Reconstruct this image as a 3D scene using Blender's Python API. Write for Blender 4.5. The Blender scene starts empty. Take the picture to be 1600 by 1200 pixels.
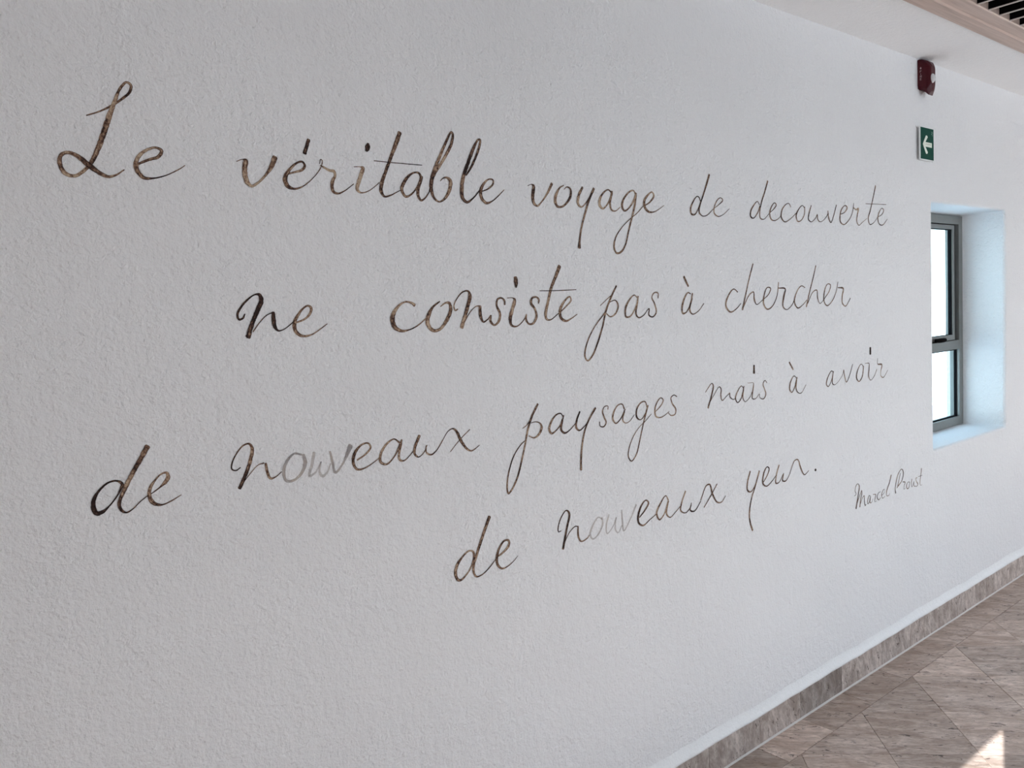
import bpy, bmesh, math, random
from mathutils import Vector, Matrix
random.seed(7)
sc = bpy.context.scene
C = sc.collection

# ---------------------------------------------------------------- camera
CAM = Vector((0.0, -1.65, 1.592))
cd = bpy.data.cameras.new('camera'); cam = bpy.data.objects.new('camera', cd); C.objects.link(cam)
cd.sensor_fit = 'HORIZONTAL'; cd.sensor_width = 36.0; cd.lens = 1255.64466 / 1600 * 36
cd.clip_start = 0.02; cd.clip_end = 300
rt = (0.7720369, -0.6334203, -0.0523225); dn = (-0.0934132, -0.0316553, -0.9951241); fw = (0.6286755, 0.7731601, -0.0836088)
cam.matrix_world = Matrix(((rt[0], -dn[0], -fw[0], CAM.x), (rt[1], -dn[1], -fw[1], CAM.y), (rt[2], -dn[2], -fw[2], CAM.z), (0, 0, 0, 1)))
sc.camera = cam

# ---------------------------------------------------------------- sky, sun, exposure
w = bpy.data.worlds.new('sky'); sc.world = w; w.use_nodes = True
wn = w.node_tree.nodes; wl = w.node_tree.links
bg = wn['Background']
tc = wn.new('ShaderNodeTexCoord'); sx = wn.new('ShaderNodeSeparateXYZ'); rp = wn.new('ShaderNodeValToRGB')
wl.new(tc.outputs['Generated'], sx.inputs[0]); wl.new(sx.outputs['Z'], rp.inputs[0]); wl.new(rp.outputs[0], bg.inputs[0])
rp.color_ramp.elements[0].position = 0.0; rp.color_ramp.elements[0].color = (0.94, 0.98, 1.0, 1)
rp.color_ramp.elements[1].position = 0.8; rp.color_ramp.elements[1].color = (0.56, 0.74, 1.0, 1)
bg.inputs[1].default_value = 3.3
SUN_H = Vector((0.941, 0.338, 0)).normalized()
OPP = -3.5          # inner face of the opposite wall
TH = 0.2
LINTEL = 2.52
t_h = (-0.56 - OPP + TH) / SUN_H.y
SUN_TAN = LINTEL / t_h
JAMB = 3.100 - (-0.56 - OPP) / SUN_H.y * SUN_H.x
sd = bpy.data.lights.new('sun', 'SUN'); sun = bpy.data.objects.new('sun', sd); C.objects.link(sun)
sd.energy = 25.0; sd.color = (0.98, 0.99, 1.0); sd.angle = math.radians(0.1)
sun.rotation_euler = Vector((SUN_H.x, SUN_H.y, -SUN_TAN)).to_track_quat('-Z', 'Y').to_euler()
sun.location = (-8, -8, 6)
sc.view_settings.view_transform = 'Standard'; sc.view_settings.look = 'None'
sc.view_settings.gamma = 1.0; sc.view_settings.use_curve_mapping = False
sc.view_settings.exposure = -0.01
sc.cycles.max_bounces = 14; sc.cycles.diffuse_bounces = 8; sc.cycles.transparent_max_bounces = 24
sc.cycles.use_denoising = True
sc.cycles.denoising_input_passes = 'RGB_ALBEDO_NORMAL'

# ---------------------------------------------------------------- node helpers
class NT:
    def __init__(s, name, rough=0.5, color=(0.8, 0.8, 0.8), **kw):
        s.m = bpy.data.materials.new(name); s.m.use_nodes = True
        s.n = s.m.node_tree.nodes; s.l = s.m.node_tree.links; s.b = s.n['Principled BSDF']
        s.b.inputs['Roughness'].default_value = rough; s.b.inputs['Base Color'].default_value = (*color, 1)
        for k, v in kw.items(): s.b.inputs[k.replace('_', ' ')].default_value = v
    def new(s, t, **kw):
        n = s.n.new(t)
        for k, v in kw.items(): setattr(n, k, v)
        return n
    def link(s, a, b): s.l.new(a, b)
    def coord(s, scale=(1, 1, 1), rot=(0, 0, 0), src='Object'):
        if src == 'World': t = s.new('ShaderNodeNewGeometry').outputs['Position']
        else: t = s.new('ShaderNodeTexCoord').outputs[src]
        mp = s.new('ShaderNodeMapping'); mp.inputs['Scale'].default_value = scale; mp.inputs['Rotation'].default_value = rot
        # rotate first, then scale
        if rot != (0, 0, 0):
            r = s.new('ShaderNodeMapping'); r.inputs['Rotation'].default_value = rot; s.link(t, r.inputs[0]); t = r.outputs[0]
            mp.inputs['Rotation'].default_value = (0, 0, 0)
        s.link(t, mp.inputs[0]); return mp.outputs[0]
    def noise(s, vec, scale, detail=3, rough=0.5, dist=0.0):
        n = s.new('ShaderNodeTexNoise'); n.inputs['Scale'].default_value = scale; n.inputs['Detail'].default_value = detail
        n.inputs['Roughness'].default_value = rough; n.inputs['Distortion'].default_value = dist
        s.link(vec, n.inputs['Vector']); return n.outputs['Fac']
    def ramp(s, fac, stops):
        r = s.new('ShaderNodeValToRGB'); e = r.color_ramp.elements
        while len(e) < len(stops): e.new(0.5)
        for i, (p, c) in enumerate(stops):
            e[i].position = p; e[i].color = (*c, 1) if isinstance(c, tuple) else (c, c, c, 1)
        s.link(fac, r.inputs[0]); return r.outputs[0]
    def math(s, op, a, b=0.0, c=0.0, clamp=False):
        n = s.new('ShaderNodeMath', operation=op, use_clamp=clamp)
        for i, v in enumerate((a, b, c)):
            if isinstance(v, (int, float)): n.inputs[i].default_value = v
            else: s.link(v, n.inputs[i])
        return n.outputs[0]
    def mix(s, fac, a, b, mode='MIX'):
        n = s.new('ShaderNodeMix', data_type='RGBA', blend_type=mode)
        for i, v in ((0, fac), (6, a), (7, b)):
            if isinstance(v, (int, float)): n.inputs[i].default_value = v
            elif isinstance(v, tuple): n.inputs[i].default_value = (*v, 1)
            else: s.link(v, n.inputs[i])
        return n.outputs[2]
    def bump(s, h, strength, dist, prev=None):
        n = s.new('ShaderNodeBump'); n.inputs['Strength'].default_value = strength; n.inputs['Distance'].default_value = dist
        s.link(h, n.inputs['Height'])
        if prev is not None: s.link(prev, n.inputs['Normal'])
        s.link(n.outputs[0], s.b.inputs['Normal']); return n.outputs[0]
    def attr(s, name, kind='GEOMETRY', out='Fac'):
        n = s.new('ShaderNodeAttribute', attribute_name=name, attribute_type=kind); return n.outputs[out]

def plaster_bump(t, k=1.0):
    v = t.coord(src='World')
    low = t.noise(v, 2.2, 2); a = t.noise(v, 42, 3, 0.5); b = t.noise(v, 135, 3, 0.6)
    vo = t.new('ShaderNodeTexVoronoi'); vo.inputs['Scale'].default_value = 26; t.link(v, vo.inputs['Vector'])
    pit = t.ramp(vo.outputs['Distance'], [(0.03, 0.0), (0.085, 1.0)])
    n = t.bump(low, 0.35, 0.03)
    n = t.bump(a, 0.72 * k, 0.009, n)
    n = t.bump(b, 0.95 * k, 0.0045, n)
    n = t.bump(pit, 0.10 * k, 0.002, n)
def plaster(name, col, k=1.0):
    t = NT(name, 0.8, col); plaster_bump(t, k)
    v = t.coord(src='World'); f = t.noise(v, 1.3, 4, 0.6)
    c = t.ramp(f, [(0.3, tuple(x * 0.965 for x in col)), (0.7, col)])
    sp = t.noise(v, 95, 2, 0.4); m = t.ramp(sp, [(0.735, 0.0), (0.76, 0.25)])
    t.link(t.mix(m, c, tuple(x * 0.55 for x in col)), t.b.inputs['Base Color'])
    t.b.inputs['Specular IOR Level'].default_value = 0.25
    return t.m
M = {}
M['wall'] = plaster('wall_plaster', (0.80, 0.80, 0.805))
M['ceiling'] = plaster('ceiling_plaster', (0.93, 0.93, 0.93), 0.6)
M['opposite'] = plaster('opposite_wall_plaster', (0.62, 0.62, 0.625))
M['lip'] = plaster('plaster_edge', (0.84, 0.85, 0.85), 0.5)

def travertine(name, c_lo, c_hi, rot, stretch, rough):
    t = NT(name, rough); v = t.coord(scale=stretch, rot=rot, src='World')
    sh = t.attr('shade', 'OBJECT'); rnd = t.attr('seed', 'OBJECT')
    off = t.new('ShaderNodeVectorMath', operation='ADD'); cmb = t.new('ShaderNodeCombineXYZ')
    t.link(rnd, cmb.inputs[2]); t.link(rnd, cmb.inputs[0]); t.link(v, off.inputs[0]); t.link(cmb.outputs[0], off.inputs[1]); v = off.outputs[0]
    f = t.noise(v, 2.4, 7, 0.62, 1.0); g = t.noise(v, 13, 5, 0.7, 0.4)
    base = t.ramp(f, [(0.36, c_lo), (0.52, tuple((a + b) / 2 for a, b in zip(c_lo, c_hi))), (0.66, c_hi)])
    base = t.mix(t.ramp(g, [(0.36, 0.55), (0.60, 0.0)]), base, tuple(x * 0.62 for x in c_lo))
    p = t.noise(v, 9, 4, 0.62, 1.8); q = t.noise(v, 4.5, 2)
    pit = t.math('MULTIPLY', t.ramp(p, [(0.585, 0.0), (0.625, 1.0)]), t.ramp(q, [(0.44, 0.0), (0.56, 0.9)]))
    base = t.mix(pit, base, (0.085, 0.06, 0.05))
    # per-stone tone
    sc_ = t.new('ShaderNodeVectorMath', operation='SCALE'); t.link(base, sc_.inputs[0]); t.link(sh, sc_.inputs['Scale'])
    t.link(sc_.outputs[0], t.b.inputs['Base Color'])
    t.bump(t.math('MULTIPLY', pit, -1.0), 0.35, 0.002)
    t.link(t.math('MULTIPLY_ADD', g, 0.25, rough - 0.12), t.b.inputs['Roughness'])
    t.b.inputs['Specular IOR Level'].default_value = 0.3
    return t.m
PI = math.pi
M['floor_stone'] = travertine('floor_travertine', (0.40, 0.30, 0.24), (0.70, 0.59, 0.52), (0, 0, PI / 4 + 0.08), (2.4, 7.0, 1), 0.40)
M['skirt_stone'] = travertine('skirting_travertine', (0.32, 0.26, 0.225), (0.68, 0.60, 0.55), (0, 0.25, 0), (6.0, 3.0, 3.0), 0.5)
def plain(name, col, rough=0.5, metal=0.0, **kw):
    t = NT(name, rough, col, Metallic=metal, **kw); v = t.coord(); f = t.noise(v, 30, 3)
    t.link(t.ramp(f, [(0.3, tuple(x * 0.93 for x in col)), (0.7, col)]), t.b.inputs['Base Color']); return t.m
M['grout'] = plain('dark_grout', (0.20, 0.155, 0.125), 0.9)
M['caulk'] = plain('pale_grout', (0.62, 0.59, 0.56), 0.8)
M['black'] = plain('black_paint', (0.004, 0.003, 0.003), 0.95, Specular_IOR_Level=0.05)
M['red'] = plain('red_plastic', (0.055, 0.0015, 0.006), 0.36, Specular_IOR_Level=0.22)
M['red_dark'] = plain('dark_red_plastic', (0.03, 0.001, 0.004), 0.4)
M['white_pl'] = plain('white_plastic', (0.80, 0.83, 0.82), 0.4)
M['mark'] = plain('embossed_mark', (0.42, 0.30, 0.31), 0.5)
M['green'] = plain('sign_green', (0.003, 0.060, 0.040), 0.6, Specular_IOR_Level=0.12)
M['arrow'] = plain('arrow_cream', (0.80, 0.86, 0.76), 0.5)
M['alu'] = plain('grey_aluminium', (0.21, 0.215, 0.205), 0.42, 0.3)
M['alu_light'] = plain('light_aluminium', (0.55, 0.56, 0.57), 0.35, 0.3)
M['gasket_shade'] = plain('black_gasket_shade', (0.006, 0.006, 0.007), 0.85, Specular_IOR_Level=0.05)  # black for the glazing beads and the shade painted into the sash gap
M['building'] = plain('white_render', (0.92, 0.94, 0.95), 0.9)
M['paving'] = plain('terrace_paving', (0.44, 0.435, 0.42), 0.9)
def wood():
    t = NT('pale_wood', 0.42); v = t.coord(scale=(1.2, 30, 30), src='World'); f = t.noise(v, 2.0, 5, 0.6, 0.6)
    t.link(t.ramp(f, [(0.3, (0.42, 0.30, 0.24)), (0.55, (0.56, 0.425, 0.355)), (0.75, (0.66, 0.52, 0.445))]), t.b.inputs['Base Color'])
    t.bump(f, 0.15, 0.001); return t.m
M['wood'] = wood()
M['slat_edge'] = plain('slat_pale_edge', (0.72, 0.64, 0.60), 0.5)
def glass(tint):
    m = bpy.data.materials.new('window_glass'); m.use_nodes = True; n = m.node_tree.nodes; l = m.node_tree.links; n.clear()
    o = n.new('ShaderNodeOutputMaterial'); mx = n.new('ShaderNodeMixShader'); tr = n.new('ShaderNodeBsdfTransparent'); gl = n.new('ShaderNodeBsdfGlossy')
    fr = n.new('ShaderNodeFresnel'); fr.inputs[0].default_value = 1.3; ge = n.new('ShaderNodeNewGeometry'); inv = n.new('ShaderNodeMath'); inv.operation = 'SUBTRACT'; inv.inputs[0].default_value = 1.0; l.new(ge.outputs['Backfacing'], inv.inputs[1]); mu = n.new('ShaderNodeMath'); mu.operation = 'MULTIPLY'; l.new(fr.outputs[0], mu.inputs[0]); l.new(inv.outputs[0], mu.inputs[1]); gl.inputs['Roughness'].default_value = 0.02
    tr.inputs[0].default_value = (*tint, 1); l.new(mu.outputs[0], mx.inputs[0]); l.new(tr.outputs[0], mx.inputs[1]); l.new(gl.outputs[0], mx.inputs[2]); l.new(mx.outputs[0], o.inputs[0])
    return m
M['glass'] = glass((0.88, 0.99, 1.0))
def lens():
    t = NT('clear_lens', 0.08, (0.92, 0.92, 0.93)); t.b.inputs['Transmission Weight'].default_value = 0.35; t.b.inputs['IOR'].default_value = 1.45
    v = t.coord(); t.bump(t.noise(v, 120, 1), 0.8, 0.004); return t.m
M['lens'] = lens()
def ink():
    t = NT('brown_ink', 0.75); t.b.inputs['Specular IOR Level'].default_value = 0.2
    uv = t.new('ShaderNodeUVMap'); uv.uv_map = 'stroke'; s = t.new('ShaderNodeSeparateXYZ'); t.link(uv.outputs[0], s.inputs[0])
    av = t.math('ABSOLUTE', s.outputs[1])
    c = t.new('ShaderNodeMapping'); c.inputs['Scale'].default_value = (14, 2.6, 1); t.link(uv.outputs[0], c.inputs[0])
    streak = t.noise(c.outputs[0], 1.6, 3, 0.6, 0.3)
    w_ = t.coord(src='World'); grain = t.noise(w_, 150, 3, 0.6); blot = t.noise(w_, 22, 2)
    d = t.attr('dark'); op = t.attr('opacity')
    f = t.math('ADD', d, t.math('MULTIPLY', t.math('SUBTRACT', streak, 0.55), 1.9))
    f = t.math('ADD', f, t.math('MULTIPLY', t.math('SUBTRACT', blot, 0.5), 1.2))
    f = t.math('ADD', f, t.math('MULTIPLY', t.math('SUBTRACT', grain, 0.5), 2.2))
    f = t.math('ADD', f, t.math('MULTIPLY', t.math('POWER', av, 2.5), 0.42), clamp=True)
    col = t.ramp(f, [(0.0, (0.50, 0.39, 0.28)), (0.42, (0.25, 0.150, 0.098)), (0.75, (0.075, 0.038, 0.028)), (1.0, (0.022, 0.012, 0.010))])
    t.link(col, t.b.inputs['Base Color'])
    e = t.math('ADD', av, t.math('MULTIPLY', t.math('SUBTRACT', grain, 0.5), 0.7))
    edge = t.ramp(e, [(0.80, 1.0), (1.02, 0.0)])
    hole = t.math('ADD', t.math('MULTIPLY', grain, 1.6), t.math('MULTIPLY', d, 0.5))
    hol = t.ramp(hole, [(0.55, 0.55), (0.80, 1.0)])
    a = t.math('MULTIPLY', t.math('MULTIPLY', edge, hol), op, clamp=True)
    t.link(a, t.b.inputs['Alpha']); plaster_bump(t); return t.m
M['ink'] = ink()

# ---------------------------------------------------------------- object helpers
def link_bm(name, bm, mat, parent=None, kind=None, smooth=False):
    me = bpy.data.meshes.new(name); bm.normal_update(); bm.to_mesh(me); bm.free()
    for m in (mat if isinstance(mat, (list, tuple)) else [mat]): me.materials.append(m)
    if smooth:
        for p in me.polygons: p.use_smooth = True
    o = bpy.data.objects.new(name, me); C.objects.link(o)
    if parent is not None: o.parent = parent; o.matrix_parent_inverse = parent.matrix_world.inverted() if False else Matrix.Translation(-parent.location)
    if kind: o['kind'] = kind
    return o
def box(bm, x0, x1, y0, y1, z0, z1, bev=0.0, mi=0):
    r = bmesh.ops.create_cube(bm, size=1.0); vs = r['verts']
    for v in vs:
        v.co = Vector(((x0 + x1) / 2 + v.co.x * (x1 - x0), (y0 + y1) / 2 + v.co.y * (y1 - y0), (z0 + z1) / 2 + v.co.z * (z1 - z0)))
    if bev > 0:
        es = list({e for v in vs for e in v.link_edges})
        bmesh.ops.bevel(bm, geom=es, offset=bev, segments=2, affect='EDGES', profile=0.6)
def bxo(name, args, mat, parent=None, kind=None, bev=0.0):
    bm = bmesh.new(); box(bm, *args, bev=bev); return link_bm(name, bm, mat, parent, kind)
def thing(name, label, cat, loc, group=None):
    o = bpy.data.objects.new(name, None); o.empty_display_size = 0.1; C.objects.link(o); o.location = loc; o['label'] = label; o['category'] = cat
    if group: o['group'] = group
    return o
def poly_prism(bm, pts, y0, y1):
    a = [bm.verts.new((x, y0, z)) for x, z in pts]; b = [bm.verts.new((x, y1, z)) for x, z in pts]
    bm.faces.new(a); bm.faces.new(b[::-1]); n = len(pts)
    for i in range(n): bm.faces.new((a[i], b[i], b[(i + 1) % n], a[(i + 1) % n]))
    bmesh.ops.recalc_face_normals(bm, faces=bm.faces[:])

# ---------------------------------------------------------------- the room
X0, X1 = -9.0, 10.0
ZC = 2.628
WX0, WX1, WZ0, WZ1 = 3.867, 4.739, 0.866, 2.012
WT = 0.30
def rect_ring(bm, x0, x1, z0, z1, y, rad=0.0, seg=5):
    pts = []
    for cx, cz, a0 in ((x1 - rad, z1 - rad, 0), (x0 + rad, z1 - rad, 90), (x0 + rad, z0 + rad, 180), (x1 - rad, z0 + rad, 270)):
        for k in range(seg + 1):
            a = math.radians(a0 + 90 * k / seg); pts.append(bm.verts.new((cx + rad * math.cos(a), y, cz + rad * math.sin(a))))
    return pts
def bridge(bm, a, b):
    n = len(a)
    for i in range(n):
        try: bm.faces.new((a[i], a[(i + 1) % n], b[(i + 1) % n], b[i]))
        except ValueError: pass
bm = bmesh.new()
SEG = 5
def outer(y): return [bm.verts.new(p) for p in ((X1, y, ZC + 0.3), (X0, y, ZC + 0.3), (X0, y, -0.2), (X1, y, -0.2))]
def corner_fan(o, ring, flip):
    n = SEG + 1
    for q in range(4):
        seg = ring[q * n:(q + 1) * n]; nxt = ring[((q + 1) * n) % len(ring)]
        for k in range(SEG): bm.faces.new((o[q], seg[k], seg[k + 1]))
        bm.faces.new((o[q], seg[-1], nxt, o[(q + 1) % 4]))
of = outer(0.0); ob = outer(WT)
rings = []
for off, y in ((0.014, 0.0), (0.008, 0.0015), (0.0035, 0.0055), (0.0, 0.013), (0.0, WT)):
    rings.append(rect_ring(bm, WX0 - off, WX1 + off, WZ0 - off, WZ1 + off, y, 0.010 + off, SEG))
corner_fan(of, rings[0], False)
for a, b in zip(rings, rings[1:]): bridge(bm, a, b)
corner_fan(ob, rings[-1], True)
bridge(bm, of, ob)
bmesh.ops.recalc_face_normals(bm, faces=bm.faces[:])
wall_l = link_bm('wall_left', bm, M['wall'], kind='structure')
# wavy plaster edge that runs out over the top of the skirting stones
bm = bmesh.new(); prev = None
N = 420
for i in range(N + 1):
    x = 0.3 + (9.0 - 0.3) * i / N
    wv = 0.0022 * math.sin(x * 7.1) + 0.0016 * math.sin(x * 17.3 + 1) + 0.0012 * math.sin(x * 41 + 2)
    prof = [(-0.0002, 0.150 + wv), (-0.0020, 0.134 + wv), (-0.0075, 0.124 + wv * 0.8), (-0.0125, 0.1150 + wv * 0.7), (-0.0115, 0.1075 + wv * 0.6), (-0.0002, 0.104)]
    cur = [bm.verts.new((x, y, z)) for y, z in prof]
    if prev:
        for a in range(5): bm.faces.new((prev[a], cur[a], cur[a + 1], prev[a + 1]))
    prev = cur
bmesh.ops.recalc_face_normals(bm, faces=bm.faces[:])
link_bm('plaster_lip', bm, M['lip'], wall_l, smooth=True)

# opposite wall with two wide openings (behind the camera)
bm = bmesh.new(); ya, yb = OPP - TH, OPP
A0 = -7.3; B0, B1 = 1.1, 7.2
box(bm, X0, A0, ya, yb, -0.2, ZC + 0.3); box(bm, JAMB, B0, ya, yb, -0.2, ZC + 0.3); box(bm, B1, X1, ya, yb, -0.2, ZC + 0.3)
box(bm, A0, JAMB, ya, yb, LINTEL, ZC + 0.3); box(bm, B0, B1, ya, yb, LINTEL, ZC + 0.3); box(bm, B0, B1, ya, yb, -0.2, 0.70)
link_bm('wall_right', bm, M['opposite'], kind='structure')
bxo('wall_near', (X0 - 0.2, X0, OPP - TH, WT, -0.2, ZC + 0.3), M['wall'], kind='structure')
bxo('wall_far', (X1, X1 + 0.2, OPP - TH, WT, -0.2, ZC + 0.3), M['wall'], kind='structure')

# ceiling with the recess for the slatted grille
GX0, GX1, GY0, GY1 = 1.0, 6.6, -0.302, -1.50
FR = 0.123
bm = bmesh.new(); zt = ZC + 0.30
box(bm, X0, X1, GY0, 0.0, ZC, zt); box(bm, X0, X1, OPP, GY1, ZC, zt); box(bm, X0, GX0, GY1, GY0, ZC, zt); box(bm, GX1, X1, GY1, GY0, ZC, zt)
ceil = link_bm('ceiling', bm, M['ceiling'], kind='structure')
bxo('plenum_liner', (GX0, GX1, GY1, GY0, zt - 0.02, zt), M['black'], ceil)

gr = thing('ceiling_grille', 'long pale wooden ceiling grille with thin black crosswise slats, above the red alarm', 'grille', (GX0, GY0, ZC))
def rail(prof, x0, x1, y0, y1, side):
    bm = bmesh.new()
    if side in 'ab':
        sgn = 1 if side == 'a' else -1; yo = y0
        r0 = [bm.verts.new((x0, yo - sgn * d, ZC + h)) for d, h in prof]; r1 = [bm.verts.new((x1, yo - sgn * d, ZC + h)) for d, h in prof]
    else:
        sgn = 1 if side == 'c' else -1; xo = x0
        r0 = [bm.verts.new((xo + sgn * d, y0, ZC + h)) for d, h in prof]; r1 = [bm.verts.new((xo + sgn * d, y1, ZC + h)) for d, h in prof]
    n = len(prof)
    for i in range(n): bm.faces.new((r0[i], r1[i], r1[(i + 1) % n], r0[(i + 1) % n]))
    bm.faces.new(r0); bm.faces.new(r1[::-1]); bmesh.ops.recalc_face_normals(bm, faces=bm.faces[:])
    return link_bm('frame_rail', bm, M['wood'], gr)
prof = [(0.0, 0.0), (0.0, -0.008), (0.052, -0.008), (0.056, -0.0105), (0.062, -0.0105), (0.066, -0.004), (FR - 0.004, -0.004), (FR, 0.0), (FR, 0.13), (FR - 0.02, 0.13), (FR - 0.02, 0.012), (0.0, 0.0)][:-1]
rail(prof, GX0, GX1, GY0, GY0, 'a'); rail(prof, GX0, GX1, GY1, GY1, 'b')
rail(prof, GX0, GX0, GY0 - FR, GY1 + FR, 'c'); rail(prof, GX1, GX1, GY0 - FR, GY1 + FR, 'd')
bm = bmesh.new(); ys0, ys1 = GY1 + FR, GY0 - FR
box(bm, -0.003, 0.003, ys0, ys1, 0.0015, 0.12)
sl = link_bm('slat', bm, M['black'], gr)
bm = bmesh.new(); box(bm, -0.0032, 0.0032, ys0, ys1, -0.002, 0.0015)
se = link_bm('pale_edge', bm, M['slat_edge']); se.parent = sl  # thin bottom edge of each slat, coloured paler than its sides
first = True
xs = 3.2565 - 0.1026 * 20
k = 0
while xs + 0.1026 * k < GX1 - FR - 0.02:
    x = xs + 0.1026 * k; k += 1
    if x < GX0 + FR + 0.02: continue
    if first: s_, e_ = sl, se; first = False
    else:
        s_ = sl.copy(); C.objects.link(s_); e_ = se.copy(); C.objects.link(e_); e_.parent = s_
    s_.matrix_parent_inverse = Matrix.Identity(4)
    s_.location = Vector((x, 0, ZC)) - gr.location

# ---------------------------------------------------------------- floor of travertine tiles
fl = bxo('floor', (X0, X1, OPP - TH, 0.0, -0.2, -0.0030), M['grout'], kind='structure')
def clip(poly, a, b, c):      # keep a*x+b*y<=c
    out = []
    for i in range(len(poly)):
        p, q = poly[i], poly[(i + 1) % len(poly)]; dp = a * p[0] + b * p[1] - c; dq = a * q[0] + b * q[1] - c
        if dp <= 0: out.append(p)
        if (dp < 0 < dq) or (dq < 0 < dp):
            t = dp / (dp - dq); out.append((p[0] + t * (q[0] - p[0]), p[1] + t * (q[1] - p[1])))
    return out
def area(p): return abs(sum(p[i][0] * p[(i + 1) % len(p)][1] - p[(i + 1) % len(p)][0] * p[i][1] for i in range(len(p)))) / 2
def shrink(poly, g):
    n = len(poly); ar = sum(poly[i][0] * poly[(i + 1) % n][1] - poly[(i + 1) % n][0] * poly[i][1] for i in range(n)); s = 1 if ar > 0 else -1
    out = poly
    for i in range(n):
        p, q = poly[i], poly[(i + 1) % n]; dx, dy = q[0] - p[0], q[1] - p[1]; L = math.hypot(dx, dy)
        if L < 1e-6: continue
        nx, ny = s * dy / L, -s * dx / L
        out = clip(out, nx, ny, nx * p[0] + ny * p[1] - g)
        if len(out) < 3: return []
    return out
def tile_mesh(bm, poly, dz):
    ins = shrink(poly, 0.0007)
    if len(ins) != len(poly): ins = poly
    top = [bm.verts.new((x, y, dz)) for x, y in ins]; mid = [bm.verts.new((x, y, dz - 0.0007)) for x, y in poly]; bot = [bm.verts.new((x, y, -0.004)) for x, y in poly]
    n = len(poly)
    if len(set((round(x, 4), round(y, 4)) for x, y in poly)) < 3: return
    bm.faces.new(top)
    for i in range(n):
        j = (i + 1) % n; bm.faces.new((top[i], top[j], mid[j], mid[i])); bm.faces.new((mid[i], mid[j], bot[j], bot[i]))
    bmesh.ops.recalc_face_normals(bm, faces=bm.faces[:])
R = random.Random(11)
def stone(name, bm, mat, parent, shade, kind=None):
    o = link_bm(name, bm, mat, parent, kind); o['shade'] = float(shade); o['seed'] = R.uniform(0, 40); return o
BAND = -0.143
SPEC = {}     # tones of stones that stand out, keyed by the nearest place
def tone(cx, cy):
    for (px, py, s) in ((2.53, -0.07, 1.22), (2.83, -0.07, 0.97), (3.12, -0.07, 0.90), (3.42, -0.07, 0.98), (3.72, -0.07, 1.02), (3.51, -0.20, 1.20), (3.09, -0.22, 0.86), (3.93, -0.2, 1.12),
                        (3.72, -0.36, 0.90), (3.30, -0.355, 1.02), (2.66, -0.22, 0.98), (3.51, -0.50, 1.16), (2.25, -0.07, 0.80)):
        if math.hypot(cx - px, cy - py) < 0.10: return s
    return R.uniform(0.86, 1.12)
# border row beside the wall
rest = []
for k in range(-38, 26):
    a, b = 2.3785 + 0.2965 * k, 2.3785 + 0.2965 * (k + 1)
    if a < X0 or b > X1: continue
    p = [(a + .001, BAND + .001), (b - .001, BAND + .001), (b - .001, -0.013), (a + .001, -0.013)]
    if 1.4 < a < 8.5:
        bm = bmesh.new(); tile_mesh(bm, p, R.uniform(-0.0004, 0.0004)); stone('tile', bm, M['floor_stone'], fl, tone((a + b) / 2, -0.07))
    else: rest.append(p)
# diagonal field: corners of the squares sit on the border line at 2.452 + 0.426 k
P = 0.4262; h = P / 2
for i in range(-28, 20):
    for j in range(0, 17):
        cx = 2.4525 + h + P * i + (h if j % 2 else 0) ; cy = BAND - h * j
        if j % 2 == 0: pass
        sq = [(cx - h, cy), (cx, cy - h), (cx + h, cy), (cx, cy + h)]
        for (a, b, c) in ((0, 1, BAND), (0, -1, -(OPP - TH)), (-1, 0, -X0), (1, 0, X1)):
            sq = clip(sq, a, b, c)
            if len(sq) < 3: break
        if len(sq) < 3 or area(sq) < 0.002: continue
        sq = shrink(sq, 0.0007)
        if len(sq) < 3: continue
        mx = sum(p[0] for p in sq) / len(sq); my = sum(p[1] for p in sq) / len(sq)
        if 1.4 < mx < 8.0 and my > -1.9 + 0 * mx:
            bm = bmesh.new(); tile_mesh(bm, sq, R.uniform(-0.0004, 0.0004)); stone('tile', bm, M['floor_stone'], fl, tone(mx, my))
        else: rest.append(sq)
bm = bmesh.new()
for p in rest: tile_mesh(bm, p, 0.0)
stone('outlying_tiles', bm, M['floor_stone'], fl, 1.0, 'stuff')

# skirting of cut travertine pieces
sk = bxo('baseboard_left', (0.3, 9.0, -0.0085, 0.0, 0.0, 0.104), M['grout'], kind='structure')
js = [0.30, 0.61, 0.90, 1.19, 1.48, 1.78, 2.106, 2.402, 2.669, 2.977, 3.315, 3.567, 3.722, 4.176, 4.443, 4.852, 5.16, 5.46, 5.77, 6.06, 6.38, 6.67, 6.98, 7.3, 7.6, 7.9, 8.2, 8.5, 8.8, 9.0]
ST = {2.106: 0.86, 2.402: 0.98, 2.669: 0.66, 2.977: 0.98, 3.315: 0.90, 3.567: 1.05, 3.722: 0.98, 4.176: 1.08, 4.443: 1.12, 4.852: 1.12}
for a, b in zip(js, js[1:]):
    bm = bmesh.new(); box(bm, a + 0.0006, b - 0.0006, -0.0115 + R.uniform(-0.0005, 0.0005), -0.004, 0.0035, 0.1085, bev=0.0009)
    stone('tile', bm, M['skirt_stone'], sk, ST.get(a, R.uniform(0.85, 1.1)))
bm = bmesh.new()
pts = [(-0.0165, 0.0002), (-0.0150, 0.0022), (-0.0125, 0.0048), (-0.0100, 0.0055), (-0.0100, 0.0002)]
r0 = [bm.verts.new((0.3, y, z)) for y, z in pts]; r1 = [bm.verts.new((9.0, y, z)) for y, z in pts]
for i in range(5): bm.faces.new((r0[i], r1[i], r1[(i + 1) % 5], r0[(i + 1) % 5]))
bm.faces.new(r0); bm.faces.new(r1[::-1]); bmesh.ops.recalc_face_normals(bm, faces=bm.faces[:])
link_bm('joint_bead', bm, M['caulk'], sk)

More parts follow.
